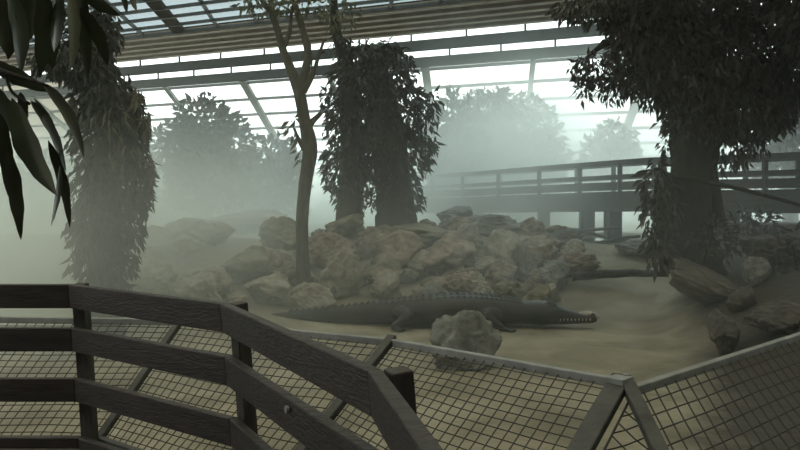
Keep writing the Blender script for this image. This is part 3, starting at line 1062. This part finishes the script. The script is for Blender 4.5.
def long_leaf(mb, a, b, wpx, d=2.0, bow=0.0, roll=0.3, dz=0.06):
    """pointed leaf from base pixel a to tip pixel b, folded on its midrib and arching"""
    A, B = T(*a, d), T(*b, d + dz)
    t = (B - A)
    ln = t.length
    t.normalize()
    view = Vector((0, 1, 0))
    s = t.cross(view).normalized()
    s = (Matrix.Rotation(roll, 3, t) @ s)
    nrm = s.cross(t)
    W = wpx / F * d / 2
    n = 12
    b0 = len(mb.v)
    for i in range(n + 1):
        u = i / n
        wd = W * (math.sin(math.pi * u ** 0.8) ** 0.75 if 0 < u < 1 else 0.02)
        wd *= 1 + 0.08 * math.sin(u * 19 + a[0])
        c = A + t * ln * u + s * (bow * ln * math.sin(math.pi * u)) + nrm * (0.05 * ln * math.sin(math.pi * u))
        for k, kk in ((-1, .22), (-.5, .09), (0, 0), (.5, .09), (1, .22)):
            mb.v.append(c + s * wd * k + nrm * wd * kk)
    for i in range(n):
        for k in range(4):
            mb.f.append([b0 + i * 5 + k, b0 + i * 5 + k + 1, b0 + (i + 1) * 5 + k + 1, b0 + (i + 1) * 5 + k])


lm = MB()
for i, (a, b, w_, d) in enumerate([
        ((8, -12), (20, 76), 22, 2.0), ((28, -14), (30, 40), 22, 2.02), ((44, -12), (40, 78), 20, 1.98), ((56, -14), (54, 52), 20, 2.0), ((14, -20), (8, 60), 26, 2.05),
        ((82, -12), (88, 82), 15, 1.97), ((80, 8), (108, 66), 15, 1.95), ((85, -6), (120, 16), 13, 1.95), ((60, 14), (52, 70), 16, 2.05), ((74, -10), (78, 40), 16, 2.05),
        ((120, -12), (127, 14), 7, 1.95), ((132, -12), (137, 12), 6, 1.95), ((-6, 4), (4, 52), 22, 2.0),
        ((-14, 60), (50, 92), 17, 1.95), ((42, 82), (84, 158), 21, 1.95), ((12, 98), (57, 196), 23, 1.93), ((30, 100), (60, 150), 14, 1.98), ((48, 140), (70, 228), 11, 1.96), ((60, 165), (51, 226), 8, 1.96),
        ((-2, 110), (8, 196), 14, 1.96), ((8, 150), (21, 240), 15, 1.95), ((-6, 86), (16, 140), 16, 2.0), ((20, 92), (24, 128), 10, 2.02), ((34, 98), (66, 172), 12, 2.0)]):
    long_leaf(lm, a, b, w_, d, bow=random.uniform(-0.05, 0.05), roll=random.uniform(-0.7, 0.7), dz=random.uniform(-0.05, 0.12))
lf = child(lm, 'foliage', M['leaf_f'], fb, smooth=True)
lm = MB()
long_leaf(lm, (69, -10), (70, 72), 17, 1.94, roll=0.4)
o = child(lm, 'leaf', M['leaf_l'], fb, smooth=True)
o['label'] = 'paler yellowish leaf'

# ------------------------------------------------------------------ mist
def mist():
    m, nt, out = new_mat('mist')
    N, L = nt.nodes, nt.links
    tc = N.new('ShaderNodeTexCoord')
    sep = N.new('ShaderNodeSeparateXYZ')
    L.new(tc.outputs['Object'], sep.inputs[0])

    def mr(src, a, b, c=0.0, d=1.0):
        n = N.new('ShaderNodeMapRange')
        n.interpolation_type = 'SMOOTHSTEP'
        for i, v in enumerate((a, b, c, d)):
            n.inputs[i + 1].default_value = v
        L.new(src, n.inputs[0])
        return n.outputs[0]

    def op(o, a, b):
        n = N.new('ShaderNodeMath')
        n.operation = o
        for i, v in enumerate((a, b)):
            if isinstance(v, (int, float)):
                n.inputs[i].default_value = v
            else:
                L.new(v, n.inputs[i])
        return n.outputs[0]
    X, Y, Z = sep.outputs
    nz = N.new('ShaderNodeTexNoise')
    nz.inputs['Scale'].default_value = 0.17
    nz.inputs['Detail'].default_value = 3
    L.new(tc.outputs['Object'], nz.inputs['Vector'])
    puff = mr(nz.outputs[0], 0.34, 0.66, 0.2, 1.7)
    low = mr(Z, 2.0, 6.6, 1.0, 0.0)
    low2 = mr(Z, 1.3, 3.9, 1.0, 0.0)
    left = op('MULTIPLY', op('MULTIPLY', mr(X, -7.0, 0.5, 1.0, 0.06), mr(Y, 6.5, 11.0)), low2)
    farm = op('MULTIPLY', op('MULTIPLY', mr(Y, 18.5, 30.0), low), op('MAXIMUM', mr(X, -4.0, 2.0, 0.42, 1.0), low2))
    base = op('MULTIPLY', op('MULTIPLY', low, mr(Y, 13.0, 17.0, 0.08, 1.0)), mr(X, 3.0, 6.5, 1.0, 0.2))
    plume = op('MULTIPLY', op('MULTIPLY', mr(Y, 20.5, 27.0), op('MULTIPLY', mr(X, -1.0, 4.0), mr(X, 8.0, 14.0, 1.0, 0.0))), mr(Z, 5.0, 9.0, 1.0, 0.0))
    tot = op('ADD', op('ADD', op('ADD', op('MULTIPLY', left, 0.145), op('MULTIPLY', farm, 0.11)), op('MULTIPLY', base, 0.055)), op('MULTIPLY', plume, 0.14))
    den = op('MULTIPLY', tot, puff)
    vol = N.new('ShaderNodeVolumePrincipled')
    vol.inputs['Color'].default_value = (0.915, 0.96, 0.935, 1)
    vol.inputs['Anisotropy'].default_value = 0.4
    L.new(den, vol.inputs['Density'])
    L.new(vol.outputs[0], out.inputs['Volume'])
    return m


mb = MB()
x0, x1, y0, y1, z0, z1 = -40, 38, 5.0, 60, -0.4, 9.2
mb.hexa([(x0, y0, z0), (x1, y0, z0), (x1, y1, z0), (x0, y1, z0), (x0, y0, z1), (x1, y0, z1), (x1, y1, z1), (x0, y1, z1)])
mi = mb.build('mist', mist())
tag(mi, 'drifting white mist over the enclosure, thickest at the left and beyond the bridge', 'mist', kind='stuff')
